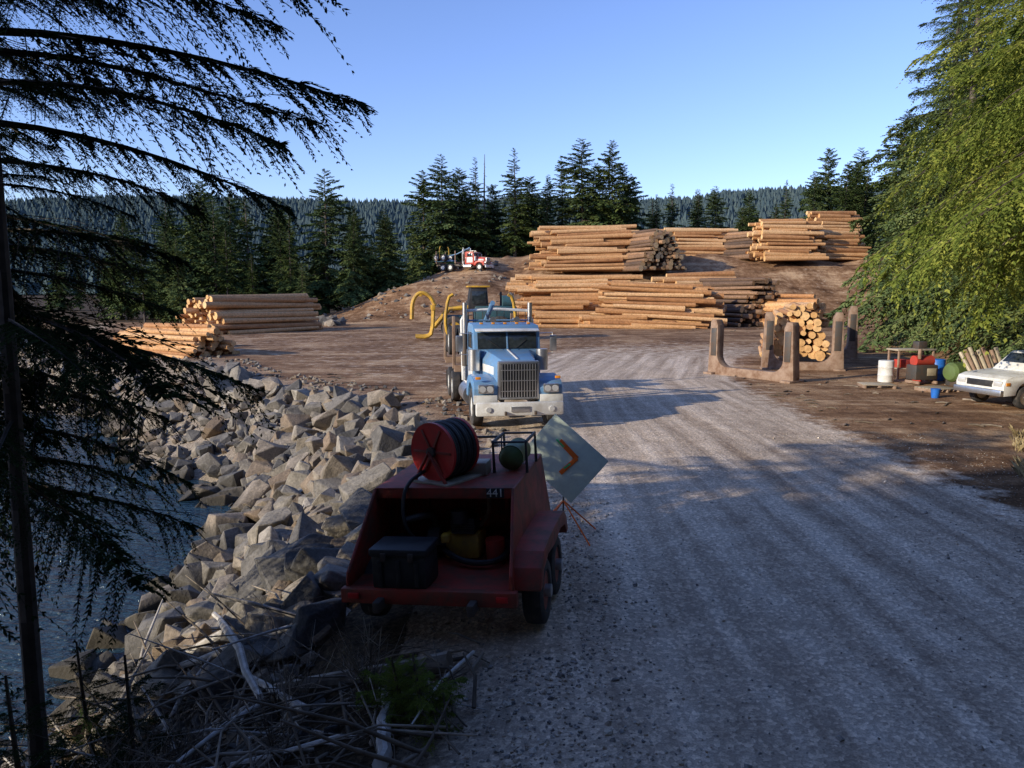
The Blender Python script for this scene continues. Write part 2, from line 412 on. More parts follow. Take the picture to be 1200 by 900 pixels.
for i in range(2700):
    t=rg.uniform(0,1)**1.35;x,y,nx,ny=along(RP,t)
    off=rg.uniform(-.4,5.6)
    x+=nx*off;y+=ny*off
    if x>-2.15 and y<12.5: continue
    if y>33 and rg.rand()<.3: continue
    r=rg.choice([.17,.28,.41,.56],p=[.32,.30,.25,.13])*rg.uniform(.8,1.2)
    if y<10.5: r=min(r,.42)
    if y>33: r*=.75
    pos.append((x,y,r*rg.uniform(-.1,.6)));sz.append(r)
scatter_rocks('riprap_rocks',pos,sz,M['rock'],5)
pos=[];sz=[]
for i in range(700):
    x,y,nx,ny=along(CREST[4:8],rg.rand());off=rg.uniform(.3,5.5);x+=nx*off;y+=ny*off
    r=rg.uniform(.05,.2);pos.append((x,y,r*.2));sz.append(r)
for i in range(900):
    x,y,nx,ny=along(RP,rg.rand());off=rg.uniform(-2.6,.3);x+=nx*off;y+=ny*off
    if y<13 and x>-2.1: continue
    r=rg.uniform(.04,.15);pos.append((x,y,r*.2));sz.append(r)
scatter_rocks('shore_stones',pos,sz,M['rock'],6)
pos=[];sz=[]
for i in range(160):
    x=rg.uniform(-26,2);y=rg.uniform(92,112);r=rg.uniform(.12,.4);pos.append((x,y,r*.1));sz.append(r)
for i in range(200):
    x=rg.uniform(18,36);y=rg.uniform(93,104);r=rg.uniform(.3,.9);pos.append((x,y,r*.2));sz.append(r)
for i in range(60):
    x=rg.uniform(-34,-20);y=rg.uniform(84,93);r=rg.uniform(.3,1.0);pos.append((x,y,r*.2));sz.append(r)
scatter_rocks('rubble_rocks',pos,sz,M['rock'],8)
pos=[];sz=[]
for i in range(9000):
    y=5+14*rg.rand()**1.5;x=rg.uniform(-1.2,11)
    e=abs(x-3.9)
    if rg.rand()>.25+.75*sst(np.array((e-1.5)/3.0)): continue
    r=rg.uniform(.007,.018)*(2.2 if rg.rand()<.05 else 1)
    pos.append((x,y,r*.1));sz.append(r)
for i in range(2600):
    y=rg.uniform(5,13);x=.35+rg.normal()*.55
    if (y>7 and x<.62) or x>2.2: continue
    r=rg.uniform(.008,.026)*(1.8 if rg.rand()<.05 else 1);pos.append((x,y,r*.1));sz.append(r)
scatter_rocks('loose_gravel',pos,sz,M['gravel'],9)

# ------------------------------------------------------------ trees
def nrm(a): return a/(np.linalg.norm(a,axis=-1,keepdims=True)+1e-9)
def make_bough(ns,nt,seed,droop=.25,wid=.4,lL=.06,lW=.018,jit=.8,twigs=False,hang=.3,irr=.35):
    rg=np.random.RandomState(seed)
    s=np.linspace(.1,1,ns)+rg.uniform(-.3,.3,ns)/ns;s=np.clip(s,.05,1)
    ph=rg.uniform(0,6)
    def main(s): return np.stack([s,.06*np.sin(s*4+ph)*s,-droop*s**2+.05*s],-1)
    S=np.repeat(s,2);sd=np.tile([1.,-1.],ns)
    l2=wid*((1-S)**.6*S**.3+.12)*rg.uniform(1-irr*1.4,1+irr,len(S))
    an=np.radians(62-22*S)+rg.uniform(-.2,.2,len(S))
    hg=hang*rg.uniform(.5,1.7,len(S))
    D=np.stack([np.cos(an),sd*np.sin(an),rg.uniform(-.35,.1,len(S))-hg*.3],-1)
    P0=main(S)
    t=(np.arange(nt)+.5)/nt
    P=P0[:,None,:]+D[:,None,:]*(l2[:,None]*t)[:,:,None]
    P[:,:,2]-=hg[:,None]*l2[:,None]*t**2
    LQ=[]
    for s2 in(-1,1):
        a=s2*np.radians(42)+rg.uniform(-.25,.25,P.shape[:2])
        c,sn=np.cos(a),np.sin(a)
        Dx=D[:,None,0]*c-D[:,None,1]*sn;Dy=D[:,None,0]*sn+D[:,None,1]*c
        Dz=D[:,None,2]-hg[:,None]*t[None]*.9+rg.uniform(-.25,.2,P.shape[:2])
        LD=nrm(np.stack([Dx,Dy,Dz],-1))
        ll=lL*(1-.45*t)[None]*rg.uniform(.5,1.4,P.shape[:2])
        nz=np.stack([rg.uniform(-jit,jit,P.shape[:2]),rg.uniform(-jit,jit,P.shape[:2]),np.ones(P.shape[:2])],-1)
        W=nrm(np.cross(LD,nz))*(lW*rg.uniform(.7,1.3,P.shape[:2]))[...,None]*.5
        L=LD*ll[...,None]
        q=np.stack([P-L*.1,P+.45*L+W,P+L,P+.45*L-W],2).reshape(-1,4,3);LQ.append(q)
    LQ=np.concatenate(LQ)
    BQ=[]
    sm=np.linspace(0,1,8);mp=main(sm);w=.010*(1-sm)+.002
    for ax in(np.array([0,1.,0]),np.array([0,0,1.])):
        a=mp+ax*w[:,None];b=mp-ax*w[:,None]
        BQ.append(np.stack([a[:-1],b[:-1],b[1:],a[1:]],1))
    if twigs:
        for ww in (np.array([0,0,1.])*.0016,nrm(np.cross(D,[0,0,1.]))*.0016):
            pr=P0
            for tt in (.5,.9):
                e=P0+D*(l2*tt)[:,None];e[:,2]-=hg*l2*tt**2
                BQ.append(np.stack([pr-ww,pr+ww,e+ww*.6,e-ww*.6],1));pr=e
    return LQ,np.concatenate(BQ)
BL={
 'low':[make_bough(11,4,i,.22,.46,.17,.07,.9) for i in range(5)],
 'med':[make_bough(20,8,20+i,.30,.42,.066,.022,.9,hang=.5) for i in range(5)],
 'ced':[make_bough(26,13,60+i,.34,.40,.036,.0105,.9,hang=.75,irr=.5) for i in range(6)],
 'hi':[make_bough(46,20,40+i,.20,.40,.028,.0064,.8,True,hang=.36,irr=.7) for i in range(6)]}
def xf(Q,Rm,sc,p): return ((Q*sc)@Rm.T+p).astype(np.float32)
def trunk_quads(H,r,seed,base=-1.0,seg=9,bend=.15):
    rg=np.random.RandomState(seed);k=14;z=np.linspace(base,H,k);ph=rg.uniform(0,6,2)
    c=np.stack([bend*np.sin(z*.25+ph[0])*np.clip(z/H,0,1),bend*np.sin(z*.2+ph[1])*np.clip(z/H,0,1),z],1)
    V,F=tube_geo(c,r*np.clip(1-z/H,0,1.1)**.85+.01,seg)
    return V[F],c
def build_tree(name,H,Rd,n,lod,seed,cb,fol,top=35,bot=-12,r=.22,pw=.75,extra=None,gap=.08,zscale=1):
    rg=np.random.RandomState(seed);LQ=[];BQ=[]
    tq,c=trunk_quads(H,r,seed);BQ.append(tq)
    lob=rg.uniform(0,6.28,4)
    def put(z,az,pitch,ln):
        lq,bq=BL[lod][rg.randint(len(BL[lod]))]
        Rm=np.array(Matrix.Rotation(az,3,'Z')@Matrix.Rotation(-pitch,3,'Y')@Matrix.Rotation(rg.uniform(-.3,.3),3,'X'))
        p=np.array([np.interp(z,c[:,2],c[:,0]),np.interp(z,c[:,2],c[:,1]),z])
        LQ.append(xf(lq,Rm,ln,p));BQ.append(xf(bq,Rm,ln,p))
    for k in range(n):
        if rg.rand()<gap: continue
        f=((k+rg.rand())/n)**.9
        z=cb+(H-cb)*f;az=k*2.39996+rg.uniform(-.4,.4)
        ln=Rd*((1-f)**pw*.94+.06)*rg.uniform(.6,1.18)*(.75+.25*min(1,f/.12))
        ln*=1+.18*math.sin(az+lob[0]+f*5)+.12*math.sin(f*17+lob[1])
        put(z,az,R(bot+(top-bot)*f**1.3+rg.uniform(-9,9)),ln)
    if extra:
        for e in extra: put(*e)
    LQ=np.concatenate(LQ);BQ=np.concatenate(BQ)
    return qmesh(name,np.concatenate([LQ,BQ]),[M[fol],M['bark']],np.r_[np.zeros(len(LQ)),np.ones(len(BQ))])
def place(name,me,x,y,sc=1,rz=None,sz=None,dz=-.1):
    o=addobj(name,me,None,(x,y,H1(x,y)+dz),(0,0,rs.uniform(0,6.28) if rz is None else rz))
    o.scale=(sc,sc,sc*(sz or 1));return o
FAR=[build_tree('spruce_tree_mesh',20,[4.6,3.7,5.2,3.3,4.3,4.9][i],[170,150,190,120,150,140][i],'low',100+i,[1.2,2,1,4,.8,2.5][i],'fdark' if i%2 else 'fblue',r=.25,gap=.12,pw=[.7,.8,.6,.7,.55,.65][i]) for i in range(6)]
MID=[build_tree('spruce_mid_mesh',20,[3.8,4.4][i],180,'med',130+i,1.0,'fblue',r=.28,bot=-15) for i in range(2)]
CED=[build_tree('cedar_mesh',20,[5.4,4.8][i],210,'ced',140+i,[6.6,4.0][i],'fyel',bot=-20,top=25,r=.3,pw=.5,gap=.12) for i in range(2)]

def T(name,kind,x,y,top_h,wd=1.0):
    o=place(name,kind,x,y,top_h/20.);w=wd*rs.uniform(.85,1.2);o.scale=(o.scale[0]*w,o.scale[1]*w,o.scale[2])
rg=np.random.RandomState(21)
for x,y,h in [(-59,112,14),(-55,106,15),(-51,111,17),(-47,102,13),(-44,107,19),(-40,101,16),(-37,105,20),(-34,110,17),(-31.5,102,13),(-29,98,15),(-26.5,107,20),(-23.5,112,15),(-22,104,13),(-18.5,110,13),(-53,117,16),(-45,120,20),(-38,122,19),(-31,124,16),(-20,120,13),(-27,96,8),(-33,95,9),(-42,94,11),(-48,97,10),(-37,97,12)]:
    T('spruce_tree',FAR[rg.randint(6)],x,y,h*rg.uniform(.93,1.05))
for x,y,h in [(-15,128,19),(-11.5,124,21),(-9,130,17),(-6,126,17),(-3.5,134,14),(0.5,126,18),(3,133,14),(6,130,16),(9,136,19),(12,129,21),(15,134,17),(17,128,20),(19.5,135,17),(22,140,16),(26,136,12),(31,146,15),(35,142,13),(40,148,16),(43,141,11),(28,150,13),(37,152,15)]:
    T('spruce_tree',FAR[rg.randint(6)],x,y,h*rg.uniform(.92,1.06),1.1)
for i in range(34):
    T('spruce_tree',FAR[rg.randint(6)],rg.uniform(-105,-15),rg.uniform(160,240),rg.uniform(10,17))
for x,y,h in [(56,140,17),(60,132,17),(63,137,20),(58,124,14),(66,128,22),(55,152,17),(61,146,22),(57,112,17),(61,105,20),(55,98,19),(50,92,17),(53,120,15),(47,150,15),(51,146,13)]:
    T('spruce_tree',FAR[rg.randint(6)],x,y,h)
for x,y,h in [(46,80,19),(42,74,20),(38.5,67,22),(35,60,23),(31.5,54,26),(28.0,49,27),(26.2,43.5,24),(26.5,38,21),(34,46,24),(38,54,26),(25.5,33,20),(30,36,23),(42,64,26),(28.6,46.5,20)]:
    T('spruce_tree',MID[rg.randint(2)],x,y,h)
for x,y,h,k in [(19.4,26.5,20,0),(16.8,20.4,19,0),(22.8,31,22,1),(20.5,23,22,0),(15.0,15.6,17,0),(14.5,9,18,1),(15,2,19,1)]:
    T('cedar_tree',CED[k],x,y,h)
# forest behind and to the left of the photographer; its long shade falls over the foreground
sd=np.array([.86,.5]);pn=np.array([.5,-.86])
rows=[]
for s_ in (20,22,24,26.5,29,32,35,39,43): rows.append((s_,2.3+rg.uniform(-.3,.5),(s_+3.5)/2.82+1.6,.95))
for kk,st in ((5.4,21),(8.6,19),(11.8,21),(15,18),(18.5,20),(22,18),(26,20)):
    for j in range(6):
        s_=st+j*5.2+rg.uniform(-1,1);rows.append((s_,kk+rg.uniform(-.5,.5),(s_+14)/2.82+4,1.12))
for s_,k_,h,wd in rows:
    p=np.array([4.,12.])-sd*s_+pn*k_
    T('spruce_tree',FAR[[0,2,4][rg.randint(3)]],p[0],p[1],h,wd)
for x,y,h in [(-3,-6,18),(1,-9,20),(6,-7,17),(-8,-5,18),(10,-6,18),(13,-3,17),(-5,-12,20),(4,-14,20),(11,-13,19),(17,-8,20),(19,4,20),(20,10,19),(-1,-18,22),(8,-20,21),(17,-18,21)]:  # unseen trees added to block sky light over the foreground
    T('spruce_tree',FAR[rg.randint(3)],x,y,h,1.2)
V,Fq=tube_geo([(0,0,0),(.1,0,8),(-.1,0,15),(0,0,22)],[.3,.22,.14,.04],8)
BQ=[V[Fq]]
for k in range(26):
    z=8+k*.5;a=k*2.4;L=1.2*(1-(z-8)/16)
    V2,F2=tube_geo([(0,0,z),(L*math.cos(a),L*math.sin(a),z-.2)],[.05,.01],4);BQ.append(V2[F2])
me=qmesh('dead_snag',np.concatenate(BQ),[M['bark']]);addobj('dead_tree_snag',me,None,(-4.6,128,5))
ex=[]
for z,az,pt,ln in [(7.3,-.15,4,2.8),(6.9,.2,0,2.9),(7.7,-.35,8,2.5),(7.95,.1,4,2.5),(6.5,-.1,-3,2.4),(6.2,.35,-6,2.3),(8.3,-.2,8,2.5),(7.1,-.6,2,2.3),(8.6,.15,5,2.4),(6.75,.5,2,2.5),(8.0,-.8,4,2.3),(7.5,.35,2,2.2),(5.9,.0,-6,1.7),(7.45,-.05,5,2.4),(8.1,.3,6,2.5)]:
    ex.append((z,az,R(pt),ln))
me=build_tree('hemlock_mesh',12,1.9,34,'hi',201,3.0,'fhem',bot=-18,top=20,r=.075,extra=ex,gap=.1)
addobj('hemlock_tree',me,None,(-4.25,6.2,H1(-4.25,6.2)))
me=build_tree('hemlock_mesh2',10.5,3.7,92,'hi',202,4.0,'fhem',bot=-12,top=20,r=.1,gap=.03,pw=.6)
addobj('hemlock_tree',me,None,(-6.1,7.9,H1(-6.1,7.9)))
me=build_tree('spruce_seedling_mesh',.66,.38,52,'med',203,.05,'fyel',bot=15,top=50,r=.012,gap=0)
addobj('spruce_seedling',me,None,(-.72,5.85,H1(-.72,5.85)+.02))
addobj('spruce_seedling',me,None,(-.95,6.15,H1(-.95,6.15)+.02),(0,0,2))
me=build_tree('spruce_sapling_mesh',1.5,.6,34,'med',204,.1,'fhem',bot=0,top=45,r=.02,gap=0)
for x,y in [(-3.4,6.2),(-4.6,7.6),(-3.9,5.5)]:
    addobj('spruce_seedling',me,None,(x,y,H1(x,y)),(0,0,x))
me=build_tree('bank_shrub_mesh',1.6,1.2,46,'med',205,.05,'scrub',bot=5,top=60,r=.03,gap=0,pw=.4)
for i in range(46):
    x,y,nx,ny=along(RB[4:10],rg.rand());off=-rg.uniform(.8,5);x+=nx*off;y+=ny*off
    place('bank_shrub',me,x,y,rg.uniform(.5,1.5))
# distant forest on hills
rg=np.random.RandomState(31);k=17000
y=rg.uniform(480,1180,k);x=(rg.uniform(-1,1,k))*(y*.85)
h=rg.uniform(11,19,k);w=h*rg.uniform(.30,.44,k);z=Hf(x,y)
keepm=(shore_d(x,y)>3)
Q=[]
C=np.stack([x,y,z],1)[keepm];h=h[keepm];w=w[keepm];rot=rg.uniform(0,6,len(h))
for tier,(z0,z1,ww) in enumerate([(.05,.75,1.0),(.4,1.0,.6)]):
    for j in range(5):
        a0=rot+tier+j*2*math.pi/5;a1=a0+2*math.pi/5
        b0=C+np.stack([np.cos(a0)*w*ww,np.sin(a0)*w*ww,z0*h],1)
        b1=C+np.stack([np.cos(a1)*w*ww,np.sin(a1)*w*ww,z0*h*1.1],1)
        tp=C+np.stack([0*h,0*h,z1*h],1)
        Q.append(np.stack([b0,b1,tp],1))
Q=np.concatenate(Q);addobj('haze_tinted_forest',arr_mesh('haze_tinted_forest',Q.reshape(-1,3),np.arange(len(Q)*3).reshape(-1,3),[M['fhill_haze']]))

# ------------------------------------------------------------ log stacks
def logstack(name,x,y,yaw,L,ncols,nrows,r,seed,z=None,mat='log',taper=1.0,jl=.18,slope=0,tilt=.02):
    rg=np.random.RandomState(seed);VV=[];FF=[];MI=[];o=0;sg=10
    an=np.arange(sg)*2*math.pi/sg
    zz=H1(x,y) if z is None else z
    for j in range(nrows):
        nc=max(2,int(round(ncols-j*taper)))
        for i in range(nc):
            if j==nrows-1 and rg.rand()<.35: continue
            rr=r*rg.uniform(.62,1.22);ll=L*rg.uniform(1-jl*2.0,1.06);sh=rg.uniform(-1,1)*L*jl*.5
            cy=(i-(nc-1)/2)*2*r*1.0+rg.uniform(-.15,.15)*r;cz=r+j*r*1.72+rg.uniform(-.3,.3)*r
            tf=rg.choice([1,-1]);r0=rr*(1+.18*tf);r1=rr*(1-.18*tf)
            t1,t2=rg.uniform(-tilt,tilt,2)
            ring=[]
            for e,(xx,rd_) in enumerate([(-ll/2,r0),(0,rr),(ll/2,r1)]):
                wob=1+rg.uniform(-.06,.06,sg)
                ring.append(np.stack([np.full(sg,xx+sh),cy+t1*xx+np.cos(an)*rd_*wob,cz+t2*xx+np.sin(an)*rd_*wob],1))
            V=np.concatenate(ring+[ring[0]+0,ring[2]+0,[[ring[0][0,0]-.001,cy-t1*ll/2,cz-t2*ll/2]],[[ring[2][0,0]+.001,cy+t1*ll/2,cz+t2*ll/2]]])
            f=[]
            for e in(0,1):
                for q in range(sg): f.append((e*sg+q,e*sg+(q+1)%sg,(e+1)*sg+(q+1)%sg,(e+1)*sg+q))
            m=[0]*len(f)
            c0=5*sg;c1=5*sg+1
            for q in range(0,sg,2):
                f.append((3*sg+q,c0,3*sg+(q+2)%sg,3*sg+(q+1)%sg));f.append((4*sg+q,4*sg+(q+1)%sg,4*sg+(q+2)%sg,c1));m+=[1,1]
            VV.append(V);FF.append(np.array(f)+o);MI+=m;o+=len(V)
    me=arr_mesh(name,np.concatenate(VV),np.concatenate(FF),[M[mat],M['logend']],MI)
    return addobj(name,me,None,(x,y,zz-.05),(0,slope,yaw))
logstack('log_stack',8.0,87,R(3),14,18,12,.28,1,taper=.7,jl=.24,tilt=.03)
logstack('log_stack',16.2,82,R(-6),12.5,14,10,.28,2,taper=.8,jl=.24,tilt=.03,slope=R(2))
logstack('log_stack',5.5,81.5,R(5),9.5,6,6,.28,22,taper=.9,jl=.24,tilt=.03)
logstack('log_stack',12,79.5,R(-2),11,4,4,.26,23,taper=1,jl=.25,tilt=.03)
logstack('log_stack',26.5,88,R(-62),10,14,11,.29,3,taper=1.0,mat='logdark',jl=.14)
logstack('log_stack',30.5,84,R(-50),9,9,7,.31,4,taper=1.1,jl=.14)
logstack('log_stack',10.8,110,R(4),14,16,13,.29,5,z=7.0,taper=.9,jl=.24,tilt=.03,slope=R(-1.5))
logstack('log_stack',19.3,107.5,R(-65),9,13,11,.30,6,z=7.0,taper=.9,mat='logdark')
logstack('log_stack',28.5,119,R(3),12.5,12,9,.30,7,z=9.2,taper=.8,jl=.2,tilt=.03)
logstack('log_stack',35.5,116,R(-60),8,9,8,.30,77,z=9.0,taper=.8,mat='logdark')
logstack('log_stack',40.5,112,R(2),9,12,12,.30,8,z=8.6,taper=.7,jl=.2)
logstack('log_stack',49.5,116,R(10),8,12,14,.31,9,z=8.8,taper=.7,jl=.2)
logstack('log_stack',24.5,97,R(6),11,9,7,.31,10,z=2.6,taper=1.0,jl=.25,tilt=.04)
logstack('log_stack',-25.2,73,R(54),12.5,13,8,.27,11,taper=1.2,jl=.10)
logstack('log_stack',-20.8,45.6,R(-34),8.5,11,6,.18,12,taper=1.6,jl=.10)
logstack('log_stack',-24.5,52,R(-30),8,9,3,.2,13,taper=1.6,jl=.08)

def sticks(name,items,mat,seg=6):
    VV=[];FF=[];o=0
    for pts,rad in items:
        V,F=tube_geo(pts,rad,seg);VV.append(V);FF.append(F+o);o+=len(V)
    return addobj(name,arr_mesh(name,np.concatenate(VV),np.concatenate(FF),[mat],None,True))
rg=np.random.RandomState(41);it=[]
for i in range(190):
    if i<22: x=rg.uniform(-9,-5.5);y=rg.uniform(29,34)
    elif i<120: x=rg.uniform(9,19);y=rg.uniform(20,34)
    else: x=rg.uniform(-20,28);y=rg.uniform(72,80)
    if -1<x<8 and y<60: continue
    a=rg.uniform(-1.2,1.2);L=rg.uniform(.08,.5);z=H1(x,y)+.01
    it.append(([(x,y,z),(x+L*.5*math.cos(a),y+L*.5*math.sin(a),z+.02),(x+L*math.cos(a),y+L*math.sin(a),z)],rg.uniform(.01,.035)))
sticks('bark_debris',it,M['twig'])
def litter(name,cnt,rads,mat,lmin,lmax,seed):
    rg=np.random.RandomState(seed);it=[]
    for i in range(cnt):
        x=rg.uniform(-5.5,-.3);y=rg.uniform(5.0,9.2)
        if x>-2.2 and y>7.2: continue
        a=rg.uniform(0,6.28);L=rg.uniform(lmin,lmax);e=rg.uniform(-.1,.7)*L*rg.choice([.1,.8]);z=H1(x,y)+rg.uniform(0,.15)
        x2=x+L*math.cos(a);y2=y+L*math.sin(a)
        if x2>-.2 or y2<4.6: continue
        if x2>-2.1 and y2>7.1: continue
        z2=max(z+e,H1(x2,y2)+.03);mid=((x+x2)/2+rg.uniform(-.1,.1),(y+y2)/2+rg.uniform(-.1,.1),(z+z2)/2+rg.uniform(0,.12))
        r=rg.choice(rads)
        it.append(([(x,y,z),mid,(x2,y2,z2)],[r,r*.8,r*.4]))
    sticks(name,it,M[mat],6)
litter('fallen_branches',800,[.004,.007,.012,.02],'twig',.3,1.6,43)
litter('bleached_branches',70,[.012,.02,.032],'drift',.6,1.9,44)
it=[]
for b in range(12):
    bx=rg.uniform(-3.6,-1.0);by=rg.uniform(5.4,6.8);bz=H1(bx,by)
    for k in range(14):
        a=rg.uniform(0,6.28);L=rg.uniform(.4,1.1);sp=rg.uniform(.1,.5)
        P=[(bx+sp*L*t*math.cos(a)+rg.uniform(-.02,.02),by+sp*L*t*math.sin(a)*.6,bz+L*t*(1-.15*t)) for t in np.linspace(0,1,5)]
        it.append((P,[.006,.005,.004,.003,.0015]))
        for q in range(5):
            c=P[rg.randint(1,4)];aa=rg.uniform(0,6.28);l=rg.uniform(.1,.3)
            it.append(([c,(c[0]+l*math.cos(aa)*.6,c[1]+l*math.sin(aa)*.6,c[2]+l*.6)],[.003,.001]))
sticks('bare_shrub',it,M['twig'],4)
def drift(name,pts,rad,mat='drift'):
    P=[(x,y,H1(x,y)+dz) for x,y,dz in pts]
    P=np.array(P);Q=[P[0]]
    for a,b in zip(P[:-1],P[1:]): Q+=[a*.67+b*.33+rs.uniform(-.03,.03,3),a*.33+b*.67+rs.uniform(-.03,.03,3),b]
    rad=np.interp(np.linspace(0,1,len(Q)),np.linspace(0,1,len(rad)),rad)*rs.uniform(.88,1.1,len(Q))
    tube(name,None,Q,rad,M[mat],10)
drift('driftwood_log',[(-4.3,10.2,.45),(-3.4,8.4,.6),(-2.35,6.5,.5)],[.035,.045,.03])
drift('driftwood_log',[(-2.4,7.1,.2),(-.6,6.75,.16)],[.08,.10],'twig')
drift('driftwood_log',[(-1.12,6.2,.25),(-1.05,5.7,.22),(-1.0,5.2,.2)],[.05,.06,.065])
drift('driftwood_log',[(-4.4,8.8,.35),(-2.6,8.2,.35)],[.05,.03])
drift('driftwood_log',[(-5.2,9.5,.3),(-3.2,9.4,.35)],[.07,.05])
drift('driftwood_log',[(-3.2,6.2,.2),(-1.4,5.7,.2)],[.03,.02])
drift('driftwood_log',[(-2.9,7.6,.3),(-1.9,6.4,.25)],[.03,.045])
Q=[]
for i in range(14000):
    x,y,nx,ny=along(RB[2:6],rg.rand());off=-rg.uniform(-.4,4);Q.append((x+nx*off,y+ny*off))
Q=np.array(Q);Q=Q[fbm(Q[:,0]*.8,Q[:,1]*.8,3)>.45];gr=[];zz=Hf(Q[:,0],Q[:,1])
for (x,y),z in zip(Q,zz):
    a=rg.uniform(0,6.28);L=rg.uniform(.10,.36);b=rg.uniform(.1,.8)*L;w=.006
    c,s_=math.cos(a),math.sin(a)
    gr.append([(x-w*s_,y+w*c,z-.02),(x+w*s_,y-w*c,z-.02),(x+b*c*.4+w*s_,y+b*s_*.4-w*c,z+L*.6),(x+b*c,y+b*s_,z+L*.85)])
addobj('dry_grass',qmesh('dry_grass',np.array(gr),[M['grass']]))

# ------------------------------------------------------------ log truck
def log_truck(loc,yaw,body,side):
    p=empty('logging_truck',loc,(0,0,yaw))
    B,W=M[body],M[side]
    for sx in(-1,1): box('frame_rail',p,(.09,8.6,.24),(sx*.42,4.6,.85),M['steel'])
    box('front_bumper',p,(2.36,.16,.36),(0,.05,.60),W,bev=.05)
    box('bumper_plate',p,(.5,.02,.14),(0,-.045,.6),M['chrome'],bev=.004)
    for sx in(-1,1):
        cyl('bumper_lamp',p,.07,.03,(sx*.85,-.045,.6),M['lamp'],'Y',16)
        box('tow_hook',p,(.06,.12,.1),(sx*.4,-.06,.5),M['steel'])
    box('grille_surround',p,(1.12,.12,1.04),(0,.30,1.33),M['chrome'],bev=.04)
    box('grille_core',p,(.98,.03,.9),(0,.235,1.33),M['black'],bev=.003)
    for i in range(13): box('grille_bar',p,(.022,.03,.88),(-.45+i*.075,.212,1.33),M['chrome'],bev=.004)
    for zz in(1.05,1.33,1.61): box('grille_crossbar',p,(.96,.02,.02),(0,.205,zz),M['chrome'],bev=.003)
    def sec(y,w,zb,zt,c): return [(-w,y,zb),(-w,y,zt-c*1.4),(-w+c,y,zt),(w-c,y,zt),(w,y,zt-c*1.4),(w,y,zb)]
    loft('hood',p,[sec(.34,.57,.9,1.87,.12),sec(1.2,.66,.9,1.94,.14),sec(2.02,.80,.9,2.02,.16)],B,.02)
    box('hood_center_strip',p,(.05,1.6,.02),(0,1.2,1.96),W,rot=(R(5),0,0),bev=.004)
    for sx in(-1,1):
        box('hood_side_stripe',p,(.012,1.35,.22),(sx*.665,1.15,1.55),W,rot=(0,0,-sx*R(8)),bev=.004)
        cyl('air_cleaner',p,.17,.6,(sx*.98,1.85,1.75),M['chrome'],'Z',20)
        inner=[(1.1+.64*math.cos(a),.56+.64*math.sin(a)) for a in np.linspace(R(17),R(163),12)]
        outer=[(.28,.74),(.24,1.12),(.36,1.30),(.7,1.38),(1.2,1.42),(1.65,1.34),(1.95,1.1),(2.05,.75)]
        pts=outer+inner
        x0,x1=(.56,1.2)
        prism('front_fender',p,pts,min(sx*x0,sx*x1),max(sx*x0,sx*x1),B,.02)
        prism('fender_lip',p,[(a+ (0),b) for a,b in [(.2,.72),(.22,.95),(.26,.95),(.26,.72)]],min(sx*.58,sx*1.21),max(sx*.58,sx*1.21),W,.004)
        box('headlamp_pod',p,(.42,.12,.24),(sx*.88,.22,1.12),M['chrome'],bev=.03)
        for q in(-.1,.1): cyl('headlamp',p,.085,.03,(sx*.88+q,.15,1.12),M['lamp'],'Y',18)
        box('turn_signal',p,(.14,.08,.07),(sx*1.08,.3,1.40),M['amber'],bev=.01)
        wheel(p,'front_wheel',(sx*1.03,1.1,.53),.53,.3,M['white'],.52)
        box('mirror',p,(.2,.07,.46),(sx*1.38,2.15,2.2),M['chrome'],bev=.02)
        tube('mirror_arm',p,[(sx*.98,2.2,2.48),(sx*1.36,2.17,2.5),(sx*1.36,2.17,1.9),(sx*.98,2.2,1.86)],.016,M['chrome'],6)
        cyl('fuel_tank',p,.32,1.3,(sx*.93,3.1,.66),M['chrome'],'Y',24)
        box('cab_step',p,(.4,.9,.05),(sx*1.0,2.3,.5),M['steel'])
        cyl('exhaust_stack',p,.075,2.5,(sx*1.02,3.85,2.1),M['chrome'],'Z',16)
        cyl('exhaust_shield',p,.1,1.0,(sx*1.02,3.85,1.9),M['steel'],'Z',16)
        box('side_window',p,(.012,.75,.46),(sx*.986,2.85,2.27),M['glass'],bev=.004)
        box('door_seam',p,(.008,.02,1.35),(sx*.982,3.35,1.75),M['black'],bev=0)
        box('door_panel',p,(.012,1.0,.75),(sx*.984,2.8,1.55),W,bev=.004)
        box('grab_handle',p,(.02,.02,.5),(sx*1.01,3.45,1.7),M['chrome'],bev=.004)
    prism('cab',p,[(2.03,.9),(2.03,2.0),(2.17,2.56),(2.36,2.72),(3.45,2.76),(3.6,2.6),(3.6,.9)],-.975,.975,B,.035)
    for sx in(-1,1):
        box('windshield',p,(.83,.02,.47),(sx*.445,2.082,2.28),M['glass'],rot=(R(-14),0,0),bev=.006)
        tube('wiper',p,[(sx*.2,1.99,2.05),(sx*.55,2.06,2.3)],.008,M['black'],5)
    box('windshield_divider',p,(.05,.03,.52),(0,2.075,2.28),B,rot=(R(-14),0,0),bev=.005)
    box('sun_visor',p,(1.86,.26,.03),(0,2.07,2.585),W,rot=(R(12),0,0),bev=.008)
    for i in range(5): box('cab_light',p,(.1,.08,.05),(-.7+i*.35,2.45,2.765),M['amber'],bev=.015)
    for sx in(-.35,.35): lathe('air_horn',p,[(-.35,.09),(-.3,.05),(.2,.025),(.3,.03)],M['chrome'],(sx,2.8,2.87),'Y',14)
    for sx in(-1,1): tube('rack_post',p,[(sx*1.08,3.95,.95),(sx*1.12,3.95,2.8),(sx*.98,3.95,3.1),(0,3.95,3.15)],.045,M[side],8)
    for zz in(1.6,2.2,2.8): tube('rack_bar',p,[(-1.1,3.95,zz),(1.1,3.95,zz)],.03,M['blue'],6)
    for xx in np.linspace(-.9,.9,9): tube('rack_grid',p,[(xx,3.97,1.0),(xx,3.97,3.1)],.012,M['steel'],5)
